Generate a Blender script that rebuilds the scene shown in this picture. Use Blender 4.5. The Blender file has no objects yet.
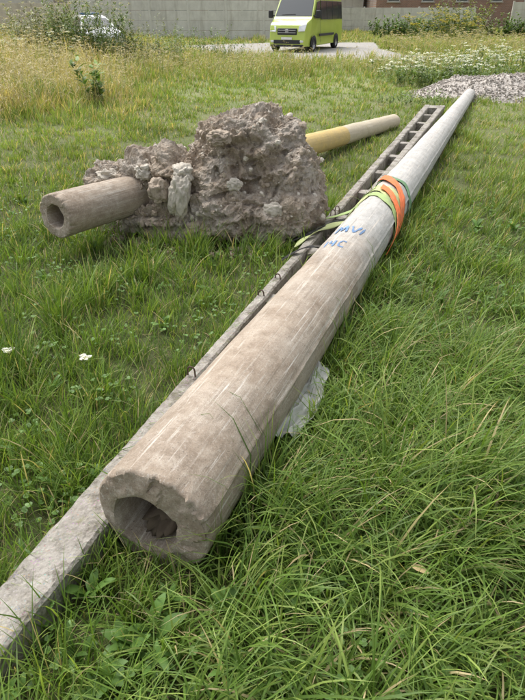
import bpy, bmesh, math, random
import numpy as np
from mathutils import Vector, Matrix, noise
random.seed(7); rng=np.random.default_rng(7)
scene=bpy.context.scene
R=math.radians

# ---------------------------------------------------------------- helpers
def link(o):
    scene.collection.objects.link(o); return o
def empty(name,loc=(0,0,0)):
    e=bpy.data.objects.new(name,None); e.location=loc; return link(e)
def mesh_obj(name,verts,faces,mat=None,smooth=False,parent=None):
    me=bpy.data.meshes.new(name); me.from_pydata([tuple(v) for v in verts],[],faces); me.update()
    if smooth:
        me.polygons.foreach_set('use_smooth',[True]*len(me.polygons))
    o=bpy.data.objects.new(name,me); link(o)
    if mat: me.materials.append(mat)
    if parent: o.parent=parent
    return o
class NT:
    def __init__(s,name):
        s.m=bpy.data.materials.new(name); s.m.use_nodes=True; s.t=s.m.node_tree; s.t.nodes.clear()
        s.out=s.t.nodes.new('ShaderNodeOutputMaterial')
        s.b=s.t.nodes.new('ShaderNodeBsdfPrincipled'); s.t.links.new(s.b.outputs[0],s.out.inputs[0])
        s.b.inputs['Roughness'].default_value=0.9
        s.b.inputs['Specular IOR Level'].default_value=0.25
        s.co=s.t.nodes.new('ShaderNodeTexCoord').outputs['Object']
    def n(s,typ,**kw):
        nd=s.t.nodes.new(typ)
        for k,v in kw.items(): setattr(nd,k,v)
        return nd
    def noise(s,scale,detail=6,rough=0.6,co=None,dist=0.0):
        nd=s.n('ShaderNodeTexNoise'); nd.inputs['Scale'].default_value=scale; nd.inputs['Detail'].default_value=detail
        nd.inputs['Roughness'].default_value=rough; nd.inputs['Distortion'].default_value=dist
        s.t.links.new(co or s.co,nd.inputs['Vector']); return nd.outputs['Fac']
    def voro(s,scale,co=None,feature='F1',out='Distance'):
        nd=s.n('ShaderNodeTexVoronoi'); nd.feature=feature; nd.inputs['Scale'].default_value=scale
        s.t.links.new(co or s.co,nd.inputs['Vector']); return nd.outputs[out]
    def mapping(s,scale=(1,1,1),loc=(0,0,0),co=None):
        nd=s.n('ShaderNodeMapping'); nd.inputs['Scale'].default_value=scale; nd.inputs['Location'].default_value=loc
        s.t.links.new(co or s.co,nd.inputs['Vector']); return nd.outputs[0]
    def ramp(s,fac,stops):
        nd=s.n('ShaderNodeValToRGB'); e=nd.color_ramp.elements
        while len(e)<len(stops): e.new(0.5)
        for i,(p,c) in enumerate(stops):
            e[i].position=p
            if not hasattr(c,'__len__'): c=(c,c,c)
            e[i].color=(c[0],c[1],c[2],1)
        s.t.links.new(fac,nd.inputs[0]); return nd.outputs[0]
    def mix(s,fac,a,b,mode='MIX'):
        nd=s.n('ShaderNodeMix'); nd.data_type='RGBA'; nd.blend_type=mode
        for key,v in ((0,fac),(6,a),(7,b)):
            if isinstance(v,bpy.types.NodeSocket): s.t.links.new(v,nd.inputs[key])
            else:
                if key!=0 and len(v)==3: v=(*v,1)
                nd.inputs[key].default_value=v
        return nd.outputs[2]
    def math(s,op,a,b=None,clamp=False):
        nd=s.n('ShaderNodeMath'); nd.operation=op; nd.use_clamp=clamp
        for k,v in ((0,a),(1,b)):
            if v is None: continue
            if isinstance(v,bpy.types.NodeSocket): s.t.links.new(v,nd.inputs[k])
            else: nd.inputs[k].default_value=v
        return nd.outputs[0]
    def base(s,c):
        if isinstance(c,bpy.types.NodeSocket): s.t.links.new(c,s.b.inputs['Base Color'])
        else: s.b.inputs['Base Color'].default_value=(*c,1)
    def bump(s,h,strength=0.5,dist=0.01):
        nd=s.n('ShaderNodeBump'); nd.inputs['Strength'].default_value=strength; nd.inputs['Distance'].default_value=dist
        s.t.links.new(h,nd.inputs['Height']); 
        if s.b.inputs['Normal'].is_linked:
            s.t.links.new(s.b.inputs['Normal'].links[0].from_socket,nd.inputs['Normal'])
        s.t.links.new(nd.outputs[0],s.b.inputs['Normal'])
def plain(name,c,rough=0.6,var=0.15,metal=0,spec=0.4):
    m=NT(name); f=m.noise(6,5); a=tuple(x*(1-var) for x in c); b=tuple(min(1,x*(1+var)) for x in c)
    m.base(m.ramp(f,[(0.3,a),(0.7,b)])); m.b.inputs['Roughness'].default_value=rough; m.b.inputs['Metallic'].default_value=metal
    m.b.inputs['Specular IOR Level'].default_value=spec
    return m.m

# ---------------------------------------------------------------- camera / light
cam=bpy.data.cameras.new('camera'); co=link(bpy.data.objects.new('camera',cam))
co.location=(0,0,1.6); co.rotation_euler=(R(90-30.8),0,0)
cam.sensor_fit='VERTICAL'; cam.sensor_height=36; cam.lens=29.1; cam.clip_end=1000; cam.clip_start=0.05
scene.camera=co
SUN_EL,SUN_AZ=R(60),R(-40)   # azimuth measured from +Y towards +X
w=bpy.data.worlds.new('World'); scene.world=w; w.use_nodes=True
wt=w.node_tree; bg=wt.nodes['Background']
sky=wt.nodes.new('ShaderNodeTexSky'); sky.sky_type='NISHITA'; sky.sun_disc=False; sky.sun_elevation=SUN_EL; sky.sun_rotation=SUN_AZ
sky.dust_density=5; sky.air_density=1.0
hs=wt.nodes.new('ShaderNodeHueSaturation'); hs.inputs['Saturation'].default_value=0.3; hs.inputs['Value'].default_value=1.7
wt.links.new(sky.outputs[0],hs.inputs['Color']); wt.links.new(hs.outputs[0],bg.inputs[0]); bg.inputs[1].default_value=0.15
sl=bpy.data.lights.new('sun','SUN'); sl.energy=1.7; sl.angle=R(35); sl.color=(1,0.965,0.91)
so=link(bpy.data.objects.new('sun',sl))
sd=Vector((math.sin(SUN_AZ)*math.cos(SUN_EL),math.cos(SUN_AZ)*math.cos(SUN_EL),math.sin(SUN_EL)))
so.rotation_euler=sd.to_track_quat('Z','Y').to_euler(); so.location=(0,0,20)
scene.view_settings.view_transform='Standard'; scene.view_settings.look='None'; scene.view_settings.exposure=0

# ---------------------------------------------------------------- layout
A1=np.array([-.352,1.275]); B1=np.array([4.38,13.05]); L1=float(np.linalg.norm(B1-A1)); r10,r11=.208,.114
A2=np.array([-1.47,3.93,.36]); B2=np.array([2.12,9.75,.09]); r20,r21=.158,.11; L2=float(np.linalg.norm(B2-A2))
BP0=np.array([-1.153,.10]); be=np.array([.3468,.9379]); bn=np.array([.9379,-.3468]); BL=12.05; BH=.13
def bw(s): return .135+.0195*s
LY=-.22
LUMPS=[(-.10,5.0+LY,.56,.5),(-.75,5.0+LY,.6,.36),(-1.12,5.05+LY,.36,.32)]
ROAD=np.array([(-6,35),(-3.0,29.5),(-.5,26.3),(3,24.4),(7,23.6),(14,23),(26,22.6),(26,24.6),(14,25),(8.5,25.8),(6.3,28),(6,33),(7,40),(1,40)],float)
PILE=(5.75,13.95,2.35,1.35,.42)
def inpoly(x,y,P):
    c=np.zeros(x.shape,bool); j=len(P)-1
    for i in range(len(P)):
        xi,yi=P[i]; xj,yj=P[j]
        c^=((yi>y)!=(yj>y))&(x<(xj-xi)*(y-yi)/(yj-yi+1e-12)+xi); j=i
    return c
# ---------------------------------------------------------------- blades
WGR=lambda t:np.where(t<.35,.75+.7*t,1-(t-.35)**1.6*1.6)
def collide(p):
    # drape on the two poles, the beam
    for (A,B,ra,rb,L) in ((np.array([*A1,r10]),np.array([*B1,r11]),r10,r11,L1),(A2,B2,r20,r21,L2)):
        D=(B-A)/np.linalg.norm(B-A); v=p-A; s=v@D; rad=v-s[:,None]*D; d=np.linalg.norm(rad,axis=1)+1e-9
        r=ra+(rb-ra)*np.clip(s/L,0,1)+.008
        m=(s>-.004)&(s<L)&(d<r)
        p[m]=p[m]+rad[m]*((r[m]/d[m]-1))[:,None]
    q=p[:,:2]-BP0; s=q@be; v=q@bn; wd=bw(s)
    m=(s>0)&(s<BL)&(v>-.006)&(v<wd+.006)&(p[:,2]<BH+.004)
    left=m&(v<wd*.5); right=m&(v>=wd*.5)
    for mm,tgt in ((left,np.full(v.shape,-.008)),(right,wd+.008)):
        p[mm,:2]+=((tgt-v)[mm])[:,None]*bn
    p[:,2]=np.maximum(p[:,2],.004)
    return p
def blades(name,o,L,W,ph0,ph1,az,col,segs=4,prof=WGR,mat=None,coll=True,parent=None,wj=.7,tipcol=None):
    N=len(o); L=np.broadcast_to(L,(N,)); W=np.broadcast_to(W,(N,)); ph0=np.broadcast_to(ph0,(N,)); ph1=np.broadcast_to(ph1,(N,))
    pos=np.zeros((N,segs+1,3)); pos[:,0]=o
    for k in range(segs):
        t=(k+.5)/segs; ph=ph0+(ph1-ph0)*t**1.2; st=L/segs
        pos[:,k+1,0]=pos[:,k,0]+np.sin(ph)*np.cos(az)*st
        pos[:,k+1,1]=pos[:,k,1]+np.sin(ph)*np.sin(az)*st
        pos[:,k+1,2]=pos[:,k,2]+np.cos(ph)*st
    if coll: pos=collide(pos.reshape(-1,3)).reshape(N,segs+1,3)
    a2=az+math.pi/2+rng.uniform(-wj,wj,N); side=np.stack([np.cos(a2),np.sin(a2),rng.uniform(-.25,.25,N)],1)
    nv=2*segs+1; V=np.zeros((N,nv,3),np.float32)
    for k in range(segs):
        wk=(W*float(prof(np.float64(k/segs)))*.5)[:,None]
        V[:,2*k]=pos[:,k]-side*wk; V[:,2*k+1]=pos[:,k]+side*wk
    V[:,-1]=pos[:,-1]
    pat=[]
    for k in range(segs-1): pat+= [2*k,2*k+1,2*k+3,2*k+2]
    pat+=[2*segs-2,2*segs-1,2*segs]
    pat=np.array(pat); nl=len(pat); lt=[4]*(segs-1)+[3]; ls=np.concatenate([[0],np.cumsum(lt)[:-1]])
    loops=(pat[None]+np.arange(N)[:,None]*nv).ravel().astype(np.int32)
    starts=(ls[None]+np.arange(N)[:,None]*nl).ravel().astype(np.int32)
    me=bpy.data.meshes.new(name); me.vertices.add(N*nv); me.vertices.foreach_set('co',V.ravel())
    me.loops.add(len(loops)); me.loops.foreach_set('vertex_index',loops)
    me.polygons.add(len(starts)); me.polygons.foreach_set('loop_start',starts)
    me.update(calc_edges=True)
    me.polygons.foreach_set('use_smooth',np.ones(len(starts),bool))
    C=np.ones((N,nv,4),np.float32); C[:,:,:3]=col[:,None,:]
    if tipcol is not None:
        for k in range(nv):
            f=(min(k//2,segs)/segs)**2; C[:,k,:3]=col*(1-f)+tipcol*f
    at=me.attributes.new('col','FLOAT_COLOR','POINT'); at.data.foreach_set('color',C.ravel())
    ob=bpy.data.objects.new(name,me); link(ob); me.materials.append(mat or MG)
    if parent: ob.parent=parent
    return ob
def leafmat(name,trans=.35,rough=.45):
    m=NT(name); at=m.n('ShaderNodeAttribute'); at.attribute_name='col'
    m.base(at.outputs['Color']); m.b.inputs['Roughness'].default_value=rough; m.b.inputs['Specular IOR Level'].default_value=.32
    tr=m.n('ShaderNodeBsdfTranslucent'); 
    mc=m.mix(1.0,at.outputs['Color'],(1.4,1.4,.6),'MULTIPLY'); m.t.links.new(mc,tr.inputs[0])
    ms=m.n('ShaderNodeMixShader'); ms.inputs[0].default_value=trans
    m.t.links.new(m.b.outputs[0],ms.inputs[1]); m.t.links.new(tr.outputs[0],ms.inputs[2]); m.t.links.new(ms.outputs[0],m.out.inputs[0])
    return m.m
MG=leafmat('grass_blade',.32); ML=leafmat('broad_leaf',.25,.45); MF=leafmat('petal',.3,.8)
def lf(x,y,sc,seed):   # smooth low frequency noise  ~ -1..1
    r=np.random.default_rng(seed); v=np.zeros(x.shape)
    for i in range(7):
        a=r.uniform(0,6.28); k=2*math.pi/sc*r.uniform(.6,2.0); v+=np.sin(k*(x*math.cos(a)+y*math.sin(a))+r.uniform(0,6.28)+1.1*np.sin(k*.7*(y*math.cos(a)-x*math.sin(a))))
    return v/3.2
def keep(x,y,margin=0.0):
    k=np.ones(x.shape,bool)
    D=(B1-A1)/L1; v=np.stack([x,y],-1)-A1; s=v@D; p=np.abs(v[...,0]*D[1]-v[...,1]*D[0])
    k&=~((s>0)&(s<L1)&(p<.8*(r10+(r11-r10)*s/L1)))
    q=np.stack([x,y],-1)-BP0; s=q@be; v=q@bn
    k&=~((s>0)&(s<BL)&(v>-.004)&(v<bw(s)+.004))
    for (cx,cy,rx,ry) in LUMPS: k&=~((((x-cx)/rx)**2+((y-cy)/ry)**2)<.9)
    rj=.25*lf(x,y,1.2,3)
    k&=~inpoly(x+rj,y+rj*2,ROAD)
    k&=~((((x-PILE[0])/PILE[2])**2+((y-PILE[1])/PILE[3])**2)<.75+.2*lf(x,y,.8,5))
    return k
ss=lambda a,b,x:np.clip((x-a)/(b-a),0,1)**2*(3-2*np.clip((x-a)/(b-a),0,1))
Yg=np.linspace(.25,75,6000); hw=.464*(.8586*Yg+.82)+.55+.03*Yg
dens=6900*np.where(Yg<2,1,(2/np.maximum(Yg,2))**1.45)
pdf=dens*2*hw; cdf=np.cumsum(pdf)*(Yg[1]-Yg[0]); NT_=int(cdf[-1]); cdf/=cdf[-1]
def sampleY(n): return np.interp(rng.uniform(0,1,n),cdf,Yg)
NB=min(NT_,380000)
per=26; nt=int(NB*.6/per)
ty=sampleY(nt); tx=rng.uniform(-1,1,nt)*np.interp(ty,Yg,hw)
tsz=rng.uniform(.5,1.5,nt); thue=rng.normal(0,1,nt)
sc=np.maximum(1,ty/3)**.55
idx=np.repeat(np.arange(nt),per); n1=len(idx)
oa=rng.uniform(0,6.283,n1); orr=np.abs(rng.normal(0,.035,n1))*sc[idx]*1.3
x1=tx[idx]+np.cos(oa)*orr; y1=ty[idx]+np.sin(oa)*orr
n2=NB-n1; y2=sampleY(n2); x2=rng.uniform(-1,1,n2)*np.interp(y2,Yg,hw)
x=np.concatenate([x1,x2]); y=np.concatenate([y1,y2]); az=np.concatenate([oa+rng.normal(0,.6,n1),rng.uniform(0,6.283,n2)])
ts=np.concatenate([tsz[idx],rng.uniform(.4,.95,n2)]); th=np.concatenate([thue[idx],rng.normal(0,1,n2)])
k=keep(x,y)&(y>.2)&((y>33)|(rng.uniform(0,1,len(x))<1.1+.5*lf(x,y,.5,11))); x,y,az,ts,th=x[k],y[k],az[k],ts[k],th[k]; N=len(x)
px=A1[0]+(y-A1[1])*.41
right=ss(-.1,.5,x-px)
Lb=.14+.0*x
Lb=Lb+.09*right*ss(4.2,1.5,y)+.025*lf(x,y,1.5,21)+.06*ss(.1,.8,lf(x,y,2.2,22))
Lb*=1-.42*ss(4,8,y)*(1-ss(14,18,y))
lush=ss(.35,.05,np.abs(x-px)-.18)*.03
Lb+=lush
# trampled grass in front of the pole mouth
Lb*=1-.45*np.exp(-(((x+.36)/.30)**2+((y-1.06)/.22)**2)**1.5)
leftw=ss(-.10,-.32,x/np.maximum(y,1))      # wild side on the left far
Lb+=ss(8.5,13,y)*leftw*.34*(1+.4*lf(x,y,3,31)) + ss(15,23,y)*.15*(1+.6*lf(x,y,3.5,33))
for (cx,cy,rx,ry) in LUMPS: Lb+=.07*ss(1.9,1.0,np.sqrt(((x-cx)/rx)**2+((y-cy)/ry)**2))/1.6
L=np.clip(Lb,.05,.8)*ts*rng.uniform(.6,1.25,N)
W=rng.uniform(.0030,.0060,N)*(1+.7*right*ss(4,1.5,y)*rng.uniform(0,1,N))*np.maximum(1,y/2.5)**.68
ph0=rng.uniform(0,.55,N); ph1=ph0+rng.uniform(.3,2.0,N)*(.55+.55*right*ss(5,2,y))
az=np.where(rng.uniform(0,1,N)<.3,rng.normal(-.5,.8,N),az)
g=np.array([[.09,.16,.025],[.165,.27,.05],[.08,.15,.03],[.235,.325,.08]])
mixv=np.clip(.5+.22*th+.25*lf(x,y,1.4,41)+rng.normal(0,.15,N),0,1)[:,None]
col=g[2]*(1-mixv)+g[1]*mixv
m2=rng.uniform(0,1,N)<.25; col[m2]=g[3]*rng.uniform(.7,1.15,(m2.sum(),1))
dry=.06+.07*ss(3,8,y)+.16*ss(.1,.9,lf(x,y,2.5,51))*ss(3,7,y)+.62*ss(8,12,y)*leftw*ss(-.8,.3,lf(x,y,4,52))+.25*ss(14,24,y)
md=rng.uniform(0,1,N)<dry
straw=np.array([.50,.43,.235]); col[md]=straw*rng.uniform(.6,1.15,(md.sum(),1))
fary=ss(3,9,y)[:,None]*(~md)[:,None]; col=col*(1-fary*.6)+np.array([.24,.32,.09])*fary*.6*(1+.25*lf(x,y,2.5,61))[:,None]
col*=rng.uniform(.78,1.22,(N,1))
o=np.stack([x,y,np.zeros(N)],1)
near=y<4.5; mid=(y>=4.5)
grass=empty('grass')
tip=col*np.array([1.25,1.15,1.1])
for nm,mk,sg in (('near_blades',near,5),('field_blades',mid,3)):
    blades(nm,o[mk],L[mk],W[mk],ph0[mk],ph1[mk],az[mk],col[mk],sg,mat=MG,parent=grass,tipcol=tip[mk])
def area(n,y0,y1,extra=.6):
    y=rng.uniform(y0,y1,n); h=.464*(.8586*y+.82)+extra; x=rng.uniform(-1,1,n)*h; return x,y
x,y=area(22000,.3,5.5); k=keep(x,y); x,y=x[k],y[k]; n=len(x)
c=np.where(rng.uniform(0,1,(n,1))<.4,np.array([[.32,.26,.14]]),np.array([[.10,.17,.035]]))*rng.uniform(.6,1.2,(n,1))
blades('thatch',np.stack([x,y,np.zeros(n)],1),rng.uniform(.03,.09,n),rng.uniform(.002,.004,n),rng.uniform(.3,1.4,n),rng.uniform(1.2,1.8,n),rng.uniform(0,6.28,n),c,3,mat=MG,parent=grass)
x,y=area(1100,1.0,9); k=keep(x,y); x,y=x[k],y[k]; n=len(x)
c=np.array([[.38,.35,.19]])*rng.uniform(.7,1.2,(n,1))
blades('seed_stems',np.stack([x,y,np.zeros(n)],1),rng.uniform(.15,.34,n),.0022,rng.uniform(0,.5,n),rng.uniform(.3,1.4,n),rng.uniform(0,6.28,n),c,4,mat=MG,parent=grass,prof=lambda t:1.0)
# ---------------------------------------------------------------- clover and broad-leaf herbs
herbs=empty('broadleaf_weeds')
LEAF=lambda t:(0.25+2.4*t*(1-t)*1.35) if t<.95 else .2
x,y=area(5200,.5,6.0); k=keep(x,y)&(lf(x,y,.8,71)>.1); x,y=x[k],y[k]; n=len(x)
hz=rng.uniform(.03,.11,n); a0=rng.uniform(0,6.28,n)
for j in range(3):
    c=np.array([[.12,.22,.05]])*rng.uniform(.7,1.35,(n,1))
    blades('clover_leaf_%d'%j,np.stack([x,y,hz],1),.017*rng.uniform(.6,1.2,n),.015*rng.uniform(.8,1.2,n),rng.uniform(.8,1.5,n),1.6,a0+j*2.09,c,3,prof=lambda t:(.3,1.0,1.0)[int(t*3+.01)],mat=ML,parent=herbs,wj=.05)
ros=[]
xr,yr=area(190,.75,5.5); k=keep(xr,yr)&(lf(xr,yr,1.2,73)>-.2); ros+= [(a,b,rng.uniform(.05,.11)) for a,b in zip(xr[k],yr[k])]
ros+=[(-.31,1.0,.12),(-.38,.95,.10),(-.55,1.12,.09),(-.2,.92,.10),(.75,1.6,.10),(-1.2,2.6,.10),(.05,1.1,.10),(-.42,.86,.11)]
O=[];LL=[];AZ=[];WW=[]
for (a,b,s) in ros:
    nlf=random.randint(5,10); wdt=random.choice([.16,.22,.30])
    for j in range(nlf):
        O.append((a+random.uniform(-.02,.02),b+random.uniform(-.02,.02),random.uniform(.01,.04))); LL.append(s*random.uniform(.6,1.15)); WW.append(LL[-1]*wdt); AZ.append(j*6.283/nlf+random.uniform(-.4,.4))
n=len(O); c=np.array([[.12,.22,.05]])*rng.uniform(.7,1.3,(n,1))
blades('rosettes',np.array(O),np.array(LL),np.array(WW),rng.uniform(.1,.7,n),rng.uniform(1.1,1.9,n),np.array(AZ),c,7,prof=LEAF,mat=ML,parent=herbs,wj=.15)

# ---------------------------------------------------------------- tall weeds
def weeds(name,cx,cy,rx,ry,nst,h0,h1,leafL,leafW,lc,sc_=(.16,.17,.07),nleaf=14,flower=None,fsize=.05,lean=.25,fn=14,stemw=.006):
    e=empty(name,(0,0,0))
    a=rng.uniform(0,6.28,nst); r=np.sqrt(rng.uniform(0,1,nst)); x=cx+rx*r*np.cos(a); y=cy+ry*r*np.sin(a)
    k=keep(x,y); x,y=x[k],y[k]; n=len(x)
    H=rng.uniform(h0,h1,n)*(1+.25*lf(x,y,max(.8,rx*.8),91)); az=rng.uniform(0,6.28,n); p0=rng.uniform(0,lean,n); p1=p0+rng.uniform(0,lean,n)
    sc=np.array([sc_])*rng.uniform(.7,1.3,(n,1))
    blades('stems',np.stack([x,y,np.zeros(n)],1),H,stemw,p0,p1,az,sc,4,prof=lambda t:1.0,mat=MG,coll=False,parent=e)
    t=rng.uniform(.12,1,(n,nleaf)); ph=(p0[:,None]+(p1-p0)[:,None]*t*.5)
    lx=x[:,None]+np.sin(ph)*np.cos(az)[:,None]*H[:,None]*t; ly=y[:,None]+np.sin(ph)*np.sin(az)[:,None]*H[:,None]*t; lz=np.cos(ph)*H[:,None]*t
    m=n*nleaf; c=np.repeat(np.array([lc])*rng.uniform(.7,1.3,(n,1)),nleaf,0)*rng.uniform(.65,1.4,(m,1))
    if leafL>0: blades('leaves',np.stack([lx,ly,lz],-1).reshape(-1,3),leafL*rng.uniform(.5,1.3,m),leafW*rng.uniform(.7,1.3,m),rng.uniform(.5,1.3,m),rng.uniform(1.2,2.2,m),rng.uniform(0,6.28,m),c,3,prof=lambda t:(.5,1,.7)[int(t*3+.01)],mat=ML,coll=False,parent=e)
    if flower is not None:
        phe=(p0+(p1-p0)*.5); fx=x+np.sin(phe)*np.cos(az)*H; fy=y+np.sin(phe)*np.sin(az)*H; fz=np.cos(phe)*H
        d=rng.uniform(-fsize,fsize,(n,fn,3)); d[...,2]*=.3
        P=(np.stack([fx,fy,fz],1)[:,None]+d).reshape(-1,3); q=len(P)
        blades('flowers',P,.018*max(1,cy/8),.015*max(1,cy/8),1.3,1.6,rng.uniform(0,6.28,q),np.array([flower])*rng.uniform(.8,1.1,(q,1)),2,prof=lambda t:1.0,mat=MF,coll=False,parent=e)
    return e
G1=(.13,.20,.05); G2=(.21,.24,.10); ST=(.46,.39,.22)
weeds('weed_thicket',-6.0,22.5,1.5,1.2,210,.9,2.1,.15,.035,G1,nleaf=40,lean=.3,flower=(.46,.41,.28),fsize=.08,fn=8)
weeds('weed_thicket',-7.9,23.5,1.2,1.0,150,.9,2.0,.15,.035,G2,nleaf=36,lean=.3,flower=(.5,.47,.36),fsize=.08,fn=8)
weeds('weed_thicket',-4.2,22.5,1.4,1.0,110,.5,1.4,.12,.03,G2,nleaf=28)
weeds('weed_thicket',-11.5,25,3.0,1.6,170,.5,1.3,.13,.03,G2,nleaf=26,flower=(.45,.38,.22),fsize=.08,fn=8)
weeds('weed_thicket',-2.3,25.5,1.8,1.2,110,.4,1.1,.12,.03,G1,nleaf=22)
weeds('dry_tall_grass',-5.8,13.4,3.0,3.4,1400,.45,.95,.18,.009,ST,(.48,.42,.24),nleaf=5,flower=(.50,.43,.26),fsize=.05,fn=6,lean=.4)
weeds('dry_tall_grass',-9.0,19,4,5,1500,.5,1.1,.18,.013,ST,(.48,.42,.24),nleaf=5,flower=(.50,.42,.25),fsize=.05,fn=6,lean=.4)
weeds('dry_tall_grass',-1.8,19.5,3.4,3,800,.3,.75,.14,.012,(.34,.33,.15),(.44,.39,.22),nleaf=5,flower=(.42,.36,.21),fsize=.04,fn=5,lean=.4)
weeds('dry_tall_grass',9,31,6,4.5,1000,.4,.9,.18,.014,(.3,.31,.13),(.42,.38,.21),nleaf=5,flower=(.44,.38,.22),fsize=.06,fn=6,lean=.4)
weeds('dry_tall_grass',4.2,19.5,2.4,1.6,350,.25,.6,.14,.012,(.28,.30,.12),(.42,.38,.21),nleaf=5,flower=(.44,.38,.22),fsize=.04,fn=5,lean=.4)
weeds('yarrow_flowers',4.4,16.6,1.5,1.3,150,.35,.65,.10,.02,G1,nleaf=16,flower=(.8,.8,.76),fsize=.06,fn=16)
weeds('yarrow_flowers',7.6,17.8,2.5,1.7,250,.4,.85,.12,.025,G1,nleaf=18,flower=(.8,.8,.76),fsize=.07,fn=14)
weeds('yarrow_flowers',-6.9,20.4,1.6,1.2,60,.6,1.1,.1,.02,G2,nleaf=12,flower=(.75,.75,.68),fsize=.06,fn=12)
weeds('green_weeds',5.0,15.6,1.7,.5,120,.2,.5,.12,.035,G1,nleaf=18)
weeds('green_weeds',7.3,12.4,1.8,.6,110,.15,.4,.12,.03,G1,nleaf=14)
weeds('green_weeds',3.0,12.3,.7,.5,40,.1,.3,.10,.02,G1,nleaf=12)
weeds('sapling',-3.35,12.3,.16,.16,11,.6,1.1,.17,.075,(.17,.27,.07),nleaf=17,lean=.45)
weeds('mullein_plant',9.9,20.3,.22,.22,4,1.3,2.0,.16,.05,G1,nleaf=44,lean=.06,stemw=.03)
for (fx_,fy_) in ((-.90,2.41),(-1.27,2.42)):
    weeds('yarrow_flowers',fx_,fy_,.01,.01,1,.15,.17,0,.02,G1,nleaf=3,flower=(.8,.8,.75),fsize=.02,fn=30,stemw=.003,lean=.05)
weeds('goldenrod_hedge',12.0,43,2.6,1.2,130,.8,1.6,.2,.05,G1,nleaf=20,flower=(.5,.42,.07),fsize=.15,fn=12)
for (bx,by,bw_,bh_) in ((10,47,2.2,1.5),(14.5,47,2.6,2.5),(18.5,45.5,1.8,1.5),(22,47,2.6,2.9),(26,46,2.0,1.6)):
    weeds('bramble_bush',bx,by,bw_,1.3,110,.3*bh_,bh_,.26,.09,random.choice([G1,G2,(.10,.16,.05)]),nleaf=34,lean=.4)
weeds('bramble_hedge',-14,36,7,1.5,300,.6,1.4,.22,.07,G2,nleaf=24)

# ---------------------------------------------------------------- ground, road
m=NT('soil_turf'); f=m.noise(9,8,.65); f2=m.noise(.35,5)
c1=m.ramp(f,[(.3,(.05,.055,.022)),(.55,(.08,.095,.034)),(.75,(.13,.11,.06))]); c2=m.ramp(f2,[(.35,(.18,.22,.08)),(.65,(.28,.28,.13))])
sep=m.n('ShaderNodeSeparateXYZ'); m.t.links.new(m.co,sep.inputs[0])
fd=m.math('DIVIDE',m.math('SUBTRACT',sep.outputs[1],5.0),12.0,True); m.base(m.mix(fd,c1,c2)); m.bump(f,.8,.02)
mesh_obj('ground',[(-300,-60,0),(300,-60,0),(300,500,0),(-300,500,0)],[(0,1,2,3)],m.m)
m=NT('gravel_track'); f=m.noise(14,8,.7); v=m.voro(30)
m.base(m.mix(.4,m.ramp(f,[(.3,(.30,.28,.25)),(.7,(.50,.48,.44))]),m.ramp(v,[(0,(.5,.48,.45)),(.6,(.28,.26,.24))]))); m.bump(v,.6,.02)
mesh_obj('gravel_road',[(a,b,.004) for a,b in ROAD],[tuple(range(len(ROAD)))],m.m)

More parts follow.
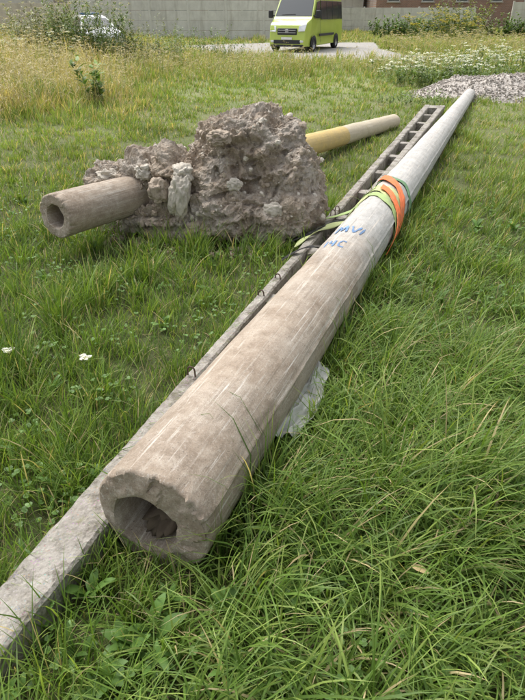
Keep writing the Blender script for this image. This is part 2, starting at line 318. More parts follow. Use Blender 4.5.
# ---------------------------------------------------------------- poles
def pole_matrix(A,B):
    D=(Vector(B)-Vector(A)).normalized(); Rt=D.cross(Vector((0,0,1))).normalized(); U=Rt.cross(D)
    M=Matrix((( -Rt.x,U.x,D.x,A[0]),(-Rt.y,U.y,D.y,A[1]),(-Rt.z,U.z,D.z,A[2]),(0,0,0,1))); return M
def pole(name,A,B,ra,rb,hole,mat,hoff=(0,0),ridge=None,chips=.012,seed=0):
    L=(Vector(B)-Vector(A)).length; na=168
    ss_=[0,.003,.008,.018,.03,.045]+list(np.linspace(.06,min(3.2,L),190))+list(np.linspace(min(3.3,L-.1),L,60) if L>3.4 else [])
    V=[];F=[]
    def ring(s,fn):
        b=len(V)
        for i in range(na):
            a=2*math.pi*i/na; r,zz,ox,oy=fn(a,s)
            V.append((-math.sin(a)*r+ox,math.cos(a)*r+oy,zz))
        return b
    def endrough(a,r):
        q=Vector((math.sin(a)*r,math.cos(a)*r,seed)); (dd,pp)=noise.voronoi(q*16)
        return chips*(.6*noise.fractal(q*11,1,2,5)+.5*(noise.cell(pp[0]*9)-.5))
    def outer(a,s):
        r=ra+(rb-ra)*s/L
        ch=max(0,noise.noise(Vector((math.sin(a)*4.5,math.cos(a)*4.5,seed+5)))-.12)
        ex=math.exp(-s/.022)
        inset={0:.009,.003:.004,.008:.001}.get(s,0)+ex*ch*.05
        p=Vector((math.sin(a)*r,math.cos(a)*r,s*.6))
        r+=.0035*noise.fractal(p*5+Vector((seed,0,0)),1,2,3)+.0012*noise.noise(p*40)+.0010*noise.noise(Vector((p.x*90,p.y*90,s*3)))
        (d2,pq)=noise.voronoi(Vector((p.x*9,p.y*9,s*4+seed)))
        r-=.007*max(0,.22-d2[0])/.22*(1 if noise.cell(pq[0]*3.3)>.45 else 0)
        if ridge:
            d=(a-ridge+math.pi)%(2*math.pi)-math.pi
            r+=.008*math.exp(-(d*ra/.007)**2)*(.7+.6*noise.noise(Vector((0,seed,s*6))))
            if d>0: r-=.012*min(1,d*9)*math.exp(-d*1.0)
        return r-inset,s+(endrough(a,r) if s<.02 else 0),0,0
    bs=[]
    for s in (1.5,.8,.3,.08,.02):
        bs.append(ring(s,lambda a,s:(hole*(1+.07*noise.noise(Vector((math.sin(a)*2,math.cos(a)*2,s*3+seed)))),s,hoff[0],hoff[1])))
    bs.append(ring(0,lambda a,s:(hole*1.03+.006*noise.noise(Vector((math.sin(a)*2.5,math.cos(a)*2.5,seed+2))),.004+endrough(a,hole),hoff[0],hoff[1])))
    for t in (.12,.25,.4,.55,.7,.85,.95):
        def fn(a,s,t=t):
            r=hole*1.03*(1-t)+(ra-.009)*t; return r,endrough(a,r),hoff[0]*(1-t),hoff[1]*(1-t)
        bs.append(ring(0,fn))
    for s in ss_: bs.append(ring(s,outer))
    bs.append(ring(L,lambda a,s:(rb*.93,L+.004,0,0))); bs.append(ring(L,lambda a,s:(rb*.5,L+.003,0,0))); bs.append(ring(L-.6,lambda a,s:(rb*.5,L-.6,0,0)))
    for p,q in zip(bs[:-1],bs[1:]):
        for i in range(na):
            j=(i+1)%na; F.append((p+i,q+i,q+j,p+j))
    F.append(tuple(bs[0]+i for i in range(na)))
    o=mesh_obj(name,V,F,mat,True); bm=bmesh.new(); bm.from_mesh(o.data); bmesh.ops.recalc_face_normals(bm,faces=bm.faces); bm.to_mesh(o.data); bm.free()
    try: o.data.set_sharp_from_angle(angle=R(32))
    except Exception: pass
    o.matrix_world=pole_matrix(A,B); return o,L
def polemat(name,stops,yellow=None,k=1.0):
    m=NT(name); sep=m.n('ShaderNodeSeparateXYZ'); m.t.links.new(m.co,sep.inputs[0]); z=sep.outputs[2]
    big=m.noise(2.2,6,.65); mid=m.noise(9,12,.78); fine=m.noise(90,6,.7); grit=m.noise(260,3,.6)
    zz=m.math('ADD',z,m.math('MULTIPLY',m.math('SUBTRACT',m.noise(3.0,8,.75,dist=.6),.5),stops[2]))
    fac=m.math('DIVIDE',m.math('SUBTRACT',zz,stops[0]),stops[1]-stops[0],True)
    K=lambda *c:tuple(t*k for t in c)
    brown=m.ramp(mid,[(.30,K(.235,.18,.13)),(.5,K(.40,.325,.25)),(.68,K(.54,.46,.37))])
    brown=m.mix(m.ramp(big,[(.42,0),(.65,.65)]),brown,K(.49,.44,.375))
    # earth still stuck on the buried end
    nearf=m.math('SUBTRACT',1.0,m.math('DIVIDE',z,.9),True)
    clay=m.math('MULTIPLY',m.ramp(m.noise(4.5,10,.8,dist=.4),[(.46,0),(.58,.75)]),m.math('ADD',m.math('MULTIPLY',nearf,.7),.2))
    brown=m.mix(clay,brown,m.ramp(fine,[(.3,K(.17,.125,.085)),(.7,K(.32,.245,.18))]))
    grey=m.ramp(mid,[(.28,K(.36,.345,.32)),(.5,K(.52,.51,.48)),(.72,K(.64,.63,.60))])
    grey=m.mix(m.ramp(big,[(.5,0),(.72,.45)]),grey,K(.37,.34,.30))
    c=m.mix(fac,brown,grey)
    for i,(sx,sz,lo,hi,colr,st_,loc) in enumerate(((46,.9,.58,.64,(.70,.64,.56),.9,(0,0,0)),(70,1.6,.58,.66,(.72,.67,.60),.85,(4,1,3)),(26,.5,.56,.66,(.66,.61,.53),.6,(8,2,5)),(30,.7,.56,.70,(.19,.15,.105),.55,(3,1,2)),(110,3,.58,.68,(.20,.16,.12),.5,(7,3,1)))):
        st=m.noise(1.0,4,.7,co=m.mapping((sx,sx,sz),loc),dist=.3); msk=m.noise(2.0+i,3,.6,co=m.mapping((1,1,.8),(i*3,2,5)))
        c=m.mix(m.math('MULTIPLY',m.ramp(st,[(lo,0),(hi,st_)]),m.ramp(msk,[(.40,0),(.55,1)])),c,colr)
    pits=m.voro(55); c=m.mix(m.math('MULTIPLY',m.ramp(pits,[(.06,.75),(.18,0)]),m.ramp(m.noise(5,2),[(.45,0),(.55,1)])),c,(.14,.115,.09))
    c=m.mix(m.ramp(grit,[(.35,.4),(.5,0)]),c,(.15,.125,.10)); c=m.mix(m.ramp(fine,[(.55,0),(.72,.45)]),c,(.66,.62,.56))
    if yellow:
        wob=m.math('ADD',z,m.math('MULTIPLY',m.noise(6,3),.1))
        y=m.math('MULTIPLY',m.math('GREATER_THAN',wob,yellow[0]),m.math('LESS_THAN',wob,yellow[1]))
        tan=m.math('GREATER_THAN',wob,yellow[0]); c=m.mix(m.math('MULTIPLY',tan,.6),c,(.58,.48,.30))
        c=m.mix(m.math('MULTIPLY',y,m.ramp(mid,[(.35,.65),(.6,.95)])),c,m.ramp(mid,[(.3,(.50,.35,.12)),(.7,(.68,.51,.20))]))
    m.base(c); m.bump(mid,.6,.009); m.bump(fine,.7,.003); m.bump(grit,.5,.0012); m.b.inputs['Roughness'].default_value=.9
    return m.m
Aw=(A1[0],A1[1],r10-.008); Bw=(B1[0],B1[1],r11)
PM1=polemat('aged_concrete',(1.9,2.7,1.6))
p1,_=pole('concrete_pole',Aw,Bw,r10,r11,.116,PM1,(.032,-.024),ridge=R(68),chips=.012,seed=1)
PM2=polemat('aged_concrete_painted',(.5,3.4,1.2),yellow=(3.0,4.9))
p2,_=pole('concrete_pole.001',tuple(A2),tuple(B2),r20,r21,.082,PM2,(0,0),chips=.008,seed=9)
deb=plain('bore_soil',(.13,.10,.07),.95,.4)
def blob(name,loc,rad,mat,parent=None,sub=3,amp=.25,fr=2.2,seed=0,mw=None):
    bm=bmesh.new(); bmesh.ops.create_icosphere(bm,subdivisions=sub,radius=1)
    for v in bm.verts:
        q=Vector([math.copysign(abs(t)**.8,t) for t in v.co]); (dd,pp)=noise.voronoi(v.co*1.6+Vector((seed,0,3)))
        d=1+amp*noise.fractal(v.co*fr+Vector((seed,seed*.7,0)),.9,2,5)-.10*max(0,.3-(dd[1]-dd[0])); v.co=Vector((q.x*rad[0]*d,q.y*rad[1]*d,q.z*rad[2]*d))
    me=bpy.data.meshes.new(name); bm.to_mesh(me); bm.free(); me.materials.append(mat)
    for p in me.polygons: p.use_smooth=True
    o=bpy.data.objects.new(name,me); link(o); o.location=loc
    if parent: o.parent=parent
    return o
b=blob('bore_debris',(.03,-.115,.36),(.095,.045,.30),deb,p1,4,.3,3,3)

blue=plain('blue_spray_paint',(.15,.25,.42),.8,.35)
def on_pole(u,s,lift=.0030):
    r=r10+(r11-r10)*s/L1+lift; a=u/r; return Vector((-math.sin(a)*r,math.cos(a)*r,s))
def strokes(lines,s0,u0,k,wd,mat):
    V=[];F=[]
    for ln in lines:
        pts=[]
        for (a,b_),(c,d) in zip(ln[:-1],ln[1:]):
            n=max(2,int(math.hypot(c-a,d-b_)*8))
            for i in range(n): pts.append((a+(c-a)*i/n,b_+(d-b_)*i/n))
        pts.append(ln[-1]); base=len(V)
        for i,(a,b_) in enumerate(pts):
            p=pts[max(0,i-1)]; q=pts[min(len(pts)-1,i+1)]; dx,dy=q[0]-p[0],q[1]-p[1]*1.0; l=math.hypot(dx,dy)+1e-9
            ww=wd*(.7+.7*noise.noise(Vector((a*3,b_*3,s0)))+.15)
            for sg in (-1,1):
                V.append(on_pole(u0+a*k-dy/l*ww*sg,s0+b_*k*1.7+dx/l*ww*sg*1.3))
            if i: F.append((base+2*i-2,base+2*i-1,base+2*i+1,base+2*i))
    return mesh_obj('paint_marks',V,F,mat,True,p1)
M_=[(0,0),(.15,1),(.45,.2),(.75,1),(.95,0)]
strokes([M_,[(1.2,.9),(1.55,0),(1.95,1.0)],[(2.1,0),(2.25,1)]],2.46,-.10,.080,.0075,blue)
strokes([[(0,1),(.05,0)],[(.4,1),(.4,.5),(.85,.5)],[(.85,1),(.85,0)],[(1.9,.9),(1.5,1),(1.3,.6),(1.4,.1),(1.9,.05)]],2.16,-.09,.066,.0065,blue)

# ---------------------------------------------------------------- beam
BM=NT('weathered_precast_concrete')
mid=BM.noise(12,12,.78); sp=BM.voro(85); sp2=BM.voro(38,out='Color')
c=BM.ramp(mid,[(.3,(.20,.18,.15)),(.52,(.36,.335,.295)),(.72,(.52,.49,.44))])
c=BM.mix(BM.ramp(sp,[(.12,.8),(.3,0)]),c,BM.mix(.6,(.5,.47,.43),sp2,'MULTIPLY'))
c=BM.mix(BM.ramp(BM.noise(7,10,.8),[(.50,0),(.60,.8)]),c,(.12,.105,.08))
c=BM.mix(BM.ramp(BM.noise(10,8,.8,co=BM.mapping((1,1,1),(5,2,1))),[(.56,0),(.64,.65)]),c,(.21,.21,.10))
BM.base(c); BM.bump(mid,.6,.012); BM.bump(sp,.6,.005); BM.bump(BM.noise(120,4),.5,.003)
def beam():
    e=empty('precast_concrete_beam')
    V=[];F=[]
    def pt(s,v,z):
        p=BP0+be*s+bn*v; P=Vector((p[0],p[1],z))
        d=noise.noise_vector(P*9)*.005+noise.noise_vector(P*38)*.003
        return P+d
    def box(s0,s1,v0,v1,z0,z1,nv=4,nz=4):
        ns=max(2,int((s1-s0)/(.02 if s0<4 else .12)))
        cs=[]
        bv=.010
        for s in np.linspace(s0,s1,ns+1):
            a,b_=v0(s),v1(s); c_=[]
            for i in range(nv+1): c_.append((a+bv+(b_-a-2*bv)*i/nv,z1))
            for i in range(nz+1): c_.append((b_,z1-bv-(z1-z0-bv)*i/nz))
            c_.append((a,z0))
            for i in range(nz): c_.append((a,z0+(z1-z0-bv)*(i+1)/nz))
            cs.append((s,c_))
        b0=len(V); m_=len(cs[0][1])
        for s,c_ in cs:
            for (v,z) in c_: V.append(pt(s,v,z))
        for r in range(ns):
            for i in range(m_):
                j=(i+1)%m_; F.append((b0+r*m_+i,b0+r*m_+j,b0+(r+1)*m_+j,b0+(r+1)*m_+i))
        F.append(tuple(b0+i for i in range(m_))); F.append(tuple(b0+ns*m_+i for i in range(m_))[::-1])
    st=2.25
    box(-.6,st,lambda s:0,lambda s:bw(s),-.02,BH,8,4)
    rw=lambda s:.050+.0045*s
    box(st,BL,lambda s:0,rw,-.02,BH); box(st,BL,lambda s:bw(s)-rw(s),lambda s:bw(s),-.02,BH)
    s=st+.95
    while s<BL-.5:
        box(s,s+.13,lambda q:rw(q)-.012,lambda q:bw(q)-rw(q)+.012,-.015,BH-.03); s+=.86
    box(BL-.35,BL-.01,lambda q:rw(q)-.012,lambda q:bw(q)-rw(q)+.012,-.015,BH-.006)
    o=mesh_obj('rails_and_crossbars',V,F,BM.m,False,e)
    bm=bmesh.new(); bm.from_mesh(o.data); bmesh.ops.recalc_face_normals(bm,faces=bm.faces); bm.to_mesh(o.data); bm.free()
    rust=plain('rusty_steel',(.10,.065,.045),.8,.4)
    for (s,v,hh) in ((2.28,.03,.05),(3.22,.03,.035),(3.5,.04,.03),(4.9,.05,.05),(5.05,.05,.04)):
        cu=bpy.data.curves.new('lifting_loop','CURVE'); cu.dimensions='3D'; cu.bevel_depth=.004; sp_=cu.splines.new('BEZIER'); sp_.bezier_points.add(2)
        for i,(ds,z) in enumerate(((-.022,-.02),(0,hh),(.022,-.02))):
            q=BP0+be*s+bn*(v+ds); bp=sp_.bezier_points[i]; bp.co=(q[0],q[1],BH+z); bp.handle_left_type=bp.handle_right_type='AUTO'
        cu.materials.append(rust); c_=bpy.data.objects.new('lifting_loop',cu); link(c_); c_.parent=e
beam()

# ---------------------------------------------------------------- straps
def strapmat(name,c):
    m=NT(name); wv=m.noise(300,2); f=m.noise(18,5); m.base(m.mix(m.ramp(f,[(.5,0),(.75,.5)]),c,(.3,.26,.2))); m.bump(wv,.4,.001); m.b.inputs['Roughness'].default_value=.75; return m.m
orange=strapmat('orange_webbing',(.80,.20,.07)); green=strapmat('green_webbing',(.38,.50,.20)); teal=strapmat('dark_green_webbing',(.16,.30,.16)); blk=strapmat('black_webbing',(.03,.03,.03)); ylw=strapmat('pale_green_webbing',(.52,.57,.27))
def ribbon(name,pts,wdirs,wd,mat,parent=None):
    V=[];F=[]; n=len(pts)
    for i,(p,d) in enumerate(zip(pts,wdirs)):
        p=Vector(p);d=Vector(d).normalized()
        t=(Vector(pts[min(i+1,n-1)])-Vector(pts[max(i-1,0)])).normalized(); nn=t.cross(d).normalized()*.0015
        for k in (-1,-.33,.33,1): V.append(p+d*wd*.5*k+nn*(1+.6*(abs(k)<.5)))
        for k in (1,.33,-.33,-1): V.append(p+d*wd*.5*k-nn)
    for i in range(n-1):
        for k in range(8): F.append((8*i+k,8*i+(k+1)%8,8*i+8+(k+1)%8,8*i+8+k))
    F.append(tuple(range(8))); F.append(tuple(8*(n-1)+k for k in range(8))[::-1])
    return mesh_obj(name,V,F,mat,True,parent)
MW=p1.matrix_world.copy()
def wrap(s0,slope,a0,a1,wd,mat,lift=.004,wob=.02,seed=0,n=60,fold=.016):
    V=[];F=[];m_=11
    for side in (1,-1):
        for i in range(n+1):
            a=a0+(a1-a0)*i/n; sc=s0+slope*a+wob*noise.noise(Vector((a*1.3,seed,0)))
            ww=wd*(1+.3*noise.noise(Vector((a*1.1,seed,9))))
            for j in range(m_):
                t=j/(m_-1)-.5; s=sc+t*ww
                r=r10+(r11-r10)*s/L1+lift+fold*abs(noise.noise(Vector((a*1.5,t*3.5+seed,3))))+.006*abs(noise.noise(Vector((a*6,t*9,seed))))+(0 if side>0 else -.0025)
                V.append(MW@Vector((-math.sin(a)*r,math.cos(a)*r,s)))
    b=(n+1)*m_
    for i in range(n):
        for j in range(m_-1):
            q=i*m_+j; F.append((q,q+1,q+m_+1,q+m_)); F.append((b+q,b+q+m_,b+q+m_+1,b+q+1))
        q=i*m_; F.append((q,q+m_,b+q+m_,b+q)); q=i*m_+m_-1; F.append((q,b+q,b+q+m_,q+m_))
    mesh_obj('ratchet_strap',V,F,mat,True)
wrap(3.62,-.20,R(-75),R(120),.24,ylw,.004,.06,3)
wrap(4.02,-.10,R(-115),R(120),.07,teal,.006,.05,4)
wrap(3.42,-.16,R(-110),R(118),.11,green,.007,.08,6)
wrap(3.90,-.36,R(-90),R(112),.17,orange,.016,.05,1)
wrap(3.60,-.30,R(-10),R(118),.12,orange,.020,.06,2)
def bpnt(s,v,z): q=BP0+be*s+bn*v; return (q[0],q[1],z)
def tailribbon(mat,pl,wd,seed):
    pts=[]
    P=[Vector(q) for q in pl]
    for i in range(len(P)-1):
        for k in range(8):
            t=k/8; p0=P[max(0,i-1)];p1_=P[i];p2_=P[i+1];p3=P[min(len(P)-1,i+2)]
            pts.append(.5*((2*p1_)+(-p0+p2_)*t+(2*p0-5*p1_+4*p2_-p3)*t*t+(-p0+3*p1_-3*p2_+p3)*t**3))
    pts.append(P[-1]); wds=[Vector((.35+.5*noise.noise(Vector((i*.1,seed,0))),.93,.5*noise.noise(Vector((i*.12,seed,5))))) for i in range(len(pts))]
    ribbon('ratchet_strap',pts,wds,wd,mat)
tailribbon(green,[MW@Vector((.10,.165,3.75)),MW@Vector((.18,.09,3.72)),bpnt(5.0,.2,.17),bpnt(4.85,.1,.15),bpnt(4.65,.0,.153),bpnt(4.45,-.12,.06),bpnt(4.35,-.2,.03)],.09,1)
tailribbon(ylw,[MW@Vector((.10,.165,3.45)),MW@Vector((.18,.09,3.42)),bpnt(4.7,.2,.16),bpnt(4.5,.08,.155),bpnt(4.3,.03,.153),bpnt(4.2,-.06,.10)],.08,2)
tailribbon(blk,[bpnt(4.75,.19,.155),bpnt(4.55,.08,.16),bpnt(4.4,.03,.155),bpnt(4.35,-.07,.11),bpnt(4.3,-.2,.04)],.07,3)
tailribbon(blk,[bpnt(4.1,.17,.153),bpnt(4.05,.08,.155),bpnt(3.95,.03,.155),bpnt(3.9,-.07,.09)],.05,5)

# ---------------------------------------------------------------- foundation lump
def soil(name,k=1):
    m=NT(name); a=m.noise(3.0,10,.75); b_=m.noise(14,14,.82); v=m.voro(30); v2=m.voro(75)
    c=m.ramp(b_,[(.32,(.25*k,.19*k,.135*k)),(.48,(.44*k,.355*k,.27*k)),(.64,(.62*k,.53*k,.43*k))])
    c=m.mix(m.ramp(a,[(.45,0),(.58,.75)]),c,m.ramp(b_,[(.35,(.46*k,.41*k,.35*k)),(.62,(.66*k,.61*k,.54*k))]))
    c=m.mix(m.ramp(v,[(.1,.6),(.25,0)]),c,(.66*k,.60*k,.52*k)); c=m.mix(m.ramp(v2,[(.12,.5),(.25,0)]),c,(.22*k,.17*k,.13*k))
    m.base(c); m.bump(b_,.9,.035); m.bump(v,.6,.012); m.bump(v2,.6,.006); m.b.inputs['Roughness'].default_value=.97; return m.m
SO=soil('crumbly_soil_and_concrete',1.0)
def stone_mat(name,lo,hi):
    m=NT(name); f=m.noise(9,10,.78); c=m.ramp(f,[(.3,lo),(.7,hi)]); c=m.mix(m.ramp(m.noise(6,8,.8),[(.5,0),(.62,.6)]),c,tuple(.55*t for t in lo)); m.base(c); m.bump(f,.6,.02); m.bump(m.noise(70,5),.5,.005); return m.m
SL=stone_mat('limestone',(.50,.45,.37),(.72,.67,.58)); SB=stone_mat('brown_stone',(.30,.24,.18),(.54,.46,.37))
def lump():
    e=empty('pole_foundation_lump'); bm=bmesh.new()
    parts=[((-.10,5.02,.47),(.50,.36,.47),0),((.18,4.90,.37),(.34,.30,.35),0),((-.28,4.92,.40),(.30,.32,.44),0),((-.16,5.0,.74),(.27,.25,.20),0),
           ((-.04,4.75,.2),(.50,.28,.24),0),((-.80,5.0,.33),(.42,.30,.27),.12),((-1.08,5.12,.36),(.38,.26,.17),.1),((-.75,4.85,.15),(.45,.3,.18),0),((-.62,4.85,.42),(.22,.2,.25),0)]
    for (c_,r_,rot) in parts:
        res=bmesh.ops.create_icosphere(bm,subdivisions=4,radius=1)
        for v in res['verts']:
            q=v.co.copy(); q=Vector([math.copysign(abs(t)**.72,t) for t in q])
            q=Vector((q.x*r_[0],q.y*r_[1],q.z*r_[2])); q.rotate(Matrix.Rotation(rot,3,'Y')); v.co=q+Vector(c_)+Vector((0,LY,0))
    me=bpy.data.meshes.new('tmp'); bm.to_mesh(me); bm.free(); o=bpy.data.objects.new('tmp',me); link(o)
    md=o.modifiers.new('r','REMESH'); md.mode='VOXEL'; md.voxel_size=.0082
    dg=bpy.context.evaluated_depsgraph_get(); me2=bpy.data.meshes.new_from_object(o.evaluated_get(dg)); bpy.data.objects.remove(o)
    nv=len(me2.vertices); nrm=[v.normal.copy() for v in me2.vertices]
    pts=[]
    for i,v in enumerate(me2.vertices):
        p=v.co.copy(); d=.11*noise.fractal(p*2.2+Vector((3,1,7)),1,2,3)
        (d1,pp)=noise.voronoi(p*5+noise.noise_vector(p*6)*.9+noise.noise_vector(p*15)*.25); d+=.040*(noise.cell(pp[0]*7.3)-.4)*min(1,(d1[1]-d1[0])*5)
        (d2,pq)=noise.voronoi(p*17+noise.noise_vector(p*14)*.7); d+=.016*(noise.cell(pq[0]*5.1)-.4)*min(1,(d2[1]-d2[0])*4)
        (d3,pr)=noise.voronoi(p*42); d+=.006*(noise.cell(pr[0]*4.1)-.4)*min(1,(d3[1]-d3[0])*4)
        f=noise.fractal(p*8,.75,2,7); d+=.028*f+.006*noise.fractal(p*45,.6,2,2)
        if p.x<-.6: d+=.016*math.sin(p.z*48+3*noise.noise(p*3))
        pts.append(p+nrm[i]*d)
    me2.vertices.foreach_set('co',np.array([tuple(p) for p in pts],np.float32).ravel()); me2.update()
    me2.polygons.foreach_set('use_smooth',np.zeros(len(me2.polygons),bool))
    ob=bpy.data.objects.new('soil_mass',me2); link(ob); me2.materials.clear(); me2.materials.append(SO); ob.parent=e
    ico=bmesh.new(); bmesh.ops.create_icosphere(ico,subdivisions=2,radius=1); iv=np.array([v.co[:] for v in ico.verts]); fi=[[v.index for v in f.verts] for f in ico.faces]; ico.free()
    for nm,cnt,mt in (('pebbles',420,SB),('pale_pebbles',320,SL)):
        V=[];F=[]
        for j in range(cnt):
            i=random.randrange(nv)
            if nrm[i].z<-.3: continue
            p=pts[i]; s=random.choice([.007,.010,.013,.016,.010,.028 if nm=='pebbles' else .022]); sc3=np.array([random.uniform(.6,1.3) for _ in range(3)])*s
            an=np.array([1+.55*noise.noise(Vector(q)*1.7+Vector((j*3.1,0,0))) for q in iv]); base=len(V)
            rot=np.array(Matrix.Rotation(random.uniform(0,6),3,Vector((random.random(),random.random(),random.random()+.1))))
            V+= [tuple(t) for t in (iv*an[:,None]*sc3)@rot.T+np.array(p)]
            F+= [tuple(base+t for t in f) for f in fi]
        mesh_obj(nm,V,F,mt,False,e)
    V=[];F=[]
    for j in range(260):
        a=random.uniform(-3.3,.2); x=-.35+random.uniform(.75,1.0)*1.05*math.cos(a)+.0; y=4.75+.62*math.sin(a)*random.uniform(.8,1.15); s=random.uniform(.006,.028); base=len(V)
        an=np.array([1+.5*noise.noise(Vector(q)*1.7+Vector((j*2.1,5,0))) for q in iv])
        V+=[tuple(t) for t in iv*an[:,None]*s+np.array([x,y,s*.5])]; F+=[tuple(base+t for t in f) for f in fi]
    mesh_obj('loose_crumbs',V,F,SB,False,e)
    blob('limestone_block',(-.64,4.36,.38),(.075,.09,.17),SL,e,5,.30,1.8,2).rotation_euler=(.1,.15,0)
    blob('limestone_block_low',(-.61,4.42,.54),(.08,.08,.07),SL,e,5,.35,1.8,12)
    blob('field_stone',(-.80,4.38,.42),(.075,.08,.09),SB,e,5,.30,1.8,5)
    blob('field_stone_b',(-.92,4.55,.52),(.08,.07,.06),SL,e,5,.35,1.8,8)
    blob('field_stone_c',(.10,4.31,.28),(.085,.06,.07),SL,e,5,.35,1.8,15)
    blob('field_stone_d',(-.52,4.33,.12),(.10,.08,.07),SB,e,5,.35,1.8,25)
    blob('field_stone_e',(-.32,4.45,.80),(.08,.08,.05),SB,e,5,.35,1.8,35)
    blob('field_stone_f',(-1.26,4.74,.44),(.10,.08,.06),SL,e,5,.35,1.8,45)
    blob('field_stone_g',(-.22,4.36,.47),(.06,.05,.045),SL,e,5,.35,1.8,55)
lump()

# ---------------------------------------------------------------- gravel pile
def gravel():
    e=empty('gravel_pile'); cx,cy,rx,ry,h=PILE; V=[];F=[]; n=70
    def hh(x,y):
        d=((x-cx)/rx)**2+((y-cy)/ry)**2; return h*max(0,1-d)**.8*(1+.35*noise.fractal(Vector((x*1.3,y*1.3,0)),1,2,4))
    for j in range(n+1):
        for i in range(n+1):
            x=cx+rx*1.05*(2*i/n-1); y=cy+ry*1.05*(2*j/n-1); V.append((x,y,hh(x,y)-.012+.02*noise.noise(Vector((x*12,y*12,0)))))
    for j in range(n):
        for i in range(n): a=j*(n+1)+i; F.append((a,a+1,a+n+2,a+n+1))
    gm=NT('crushed_gravel'); v=gm.voro(26,out='Color'); vd=gm.voro(26); hs=gm.n('ShaderNodeRGBToBW'); gm.t.links.new(v,hs.inputs[0])
    gm.base(gm.ramp(hs.outputs[0],[(.2,(.31,.275,.24)),(.6,(.46,.42,.375)),(.9,(.58,.54,.49))])); gm.bump(vd,.8,.03)
    mesh_obj('mound',V,F,gm.m,True,e)
    ico=bmesh.new(); bmesh.ops.create_icosphere(ico,subdivisions=1,radius=1); iv=np.array([v.co[:] for v in ico.verts]); fi=np.array([[v.index for v in f.verts] for f in ico.faces]); ico.free()
    V=[];F=[]
    for j in range(3200):
        a=random.uniform(0,6.28); r=math.sqrt(random.random())*1.12; x=cx+rx*r*math.cos(a); y=cy+ry*r*math.sin(a); s=random.uniform(.010,.026)
        b0=len(V); V+=[tuple(q) for q in iv*np.array([random.uniform(.6,1.3) for _ in range(3)])*s*np.array([random.uniform(.8,1.2) for _ in iv])[:,None]+np.array([x,y,hh(x,y)+s*.2])]
        F+=[tuple(b0+t) for t in fi]
    mesh_obj('stones',V,F,gm.m,False,e)
gravel()

# ---------------------------------------------------------------- plastic sheet
pm=NT('white_plastic_film'); pm.base(pm.ramp(pm.noise(8,4),[(.35,(.55,.55,.51)),(.65,(.76,.76,.71))])); pm.b.inputs['Roughness'].default_value=.5
tr=pm.n('ShaderNodeBsdfTranslucent'); tr.inputs[0].default_value=(.7,.7,.66,1); ms=pm.n('ShaderNodeMixShader'); ms.inputs[0].default_value=.3
pm.t.links.new(pm.b.outputs[0],ms.inputs[1]); pm.t.links.new(tr.outputs[0],ms.inputs[2]); pm.t.links.new(ms.outputs[0],pm.out.inputs[0])
V=[];F=[];n=40
for j in range(n+1):
    for i in range(n+1):
        u=i/n; v=j/n      # v along pole, u outwards
        s=.62+.58*v+.04*noise.noise(Vector((u*3,0,1)))+.05*u; out=.185+.105*u*(.35+.65*math.sin(.5+v*2.3))+.014*noise.noise(Vector((v*5,u,2)))-.02*v
        z=.15-.045*u+.035*noise.fractal(Vector((u*2.0,v*3.5,4)),1,2,4)+.014*abs(noise.noise(Vector((u*5,v*11,1))))
        D=(B1-A1)/L1; q=A1+D*s+np.array([D[1],-D[0]])*out; V.append((q[0],q[1],max(.02,z)))
for j in range(n):
    for i in range(n):
        a=j*(n+1)+i; F.append((a,a+1,a+n+2,a+n+1))
mesh_obj('plastic_sheet',V,F,pm.m,True)
blades('fallen_leaf',np.array([[.50,1.12,.15]]),np.array([.055]),np.array([.03]),1.3,1.9,np.array([2.6]),np.array([[.55,.42,.22]]),5,prof=LEAF,mat=ML,coll=False,wj=.05)

# ---------------------------------------------------------------- vehicles
glass=NT('vehicle_glass'); glass.base((.035,.045,.05)); glass.b.inputs['Roughness'].default_value=.08; glass.b.inputs['Specular IOR Level'].default_value=.8; glass=glass.m
tyre=plain('tyre_rubber',(.025,.025,.025),.85); trim=plain('black_trim',(.03,.03,.032),.6); rim=plain('wheel_rim',(.42,.42,.43),.35,.1,.6); lampm=plain('headlamp_lens',(.65,.67,.68),.12,.05,0,.8); platem=plain('number_plate',(.75,.75,.72),.5,.05); redl=plain('tail_lamp',(.35,.02,.02),.3)
def paint(name,c):
    m=NT(name); f=m.noise(2,4); m.base(m.ramp(f,[(.3,tuple(t*.9 for t in c)),(.7,c)])); m.b.inputs['Roughness'].default_value=.3; m.b.inputs['Coat Weight'].default_value=.5; m.b.inputs['Specular IOR Level'].default_value=.5; return m.m
def quad_panel(name,pts,mat,parent,th=.02):
    p=[Vector(q) for q in pts]; nn=(p[1]-p[0]).cross(p[-1]-p[0]).normalized()
    n=len(p); V=[q for q in p]+[q-nn*th for q in p]; F=[tuple(range(n)),tuple(range(2*n-1,n-1,-1))]+[(i,n+i,n+(i+1)%n,(i+1)%n) for i in range(n)]
    o=mesh_obj(name,V,F,mat,False,parent); bm=bmesh.new(); bm.from_mesh(o.data); bmesh.ops.recalc_face_normals(bm,faces=bm.faces); bm.to_mesh(o.data); bm.free()
    md=o.modifiers.new('b','BEVEL'); md.width=.006; md.segments=2; return o
def box(name,c_,s_,mat,parent,bev=.02):
    bm=bmesh.new(); bmesh.ops.create_cube(bm,size=1); 
    for v in bm.verts: v.co=Vector((v.co.x*s_[0]+c_[0],v.co.y*s_[1]+c_[1],v.co.z*s_[2]+c_[2]))
    me=bpy.data.meshes.new(name); bm.to_mesh(me); bm.free(); me.materials.append(mat); o=bpy.data.objects.new(name,me); link(o); o.parent=parent
    if bev: md=o.modifiers.new('b','BEVEL'); md.width=bev; md.segments=3
    return o
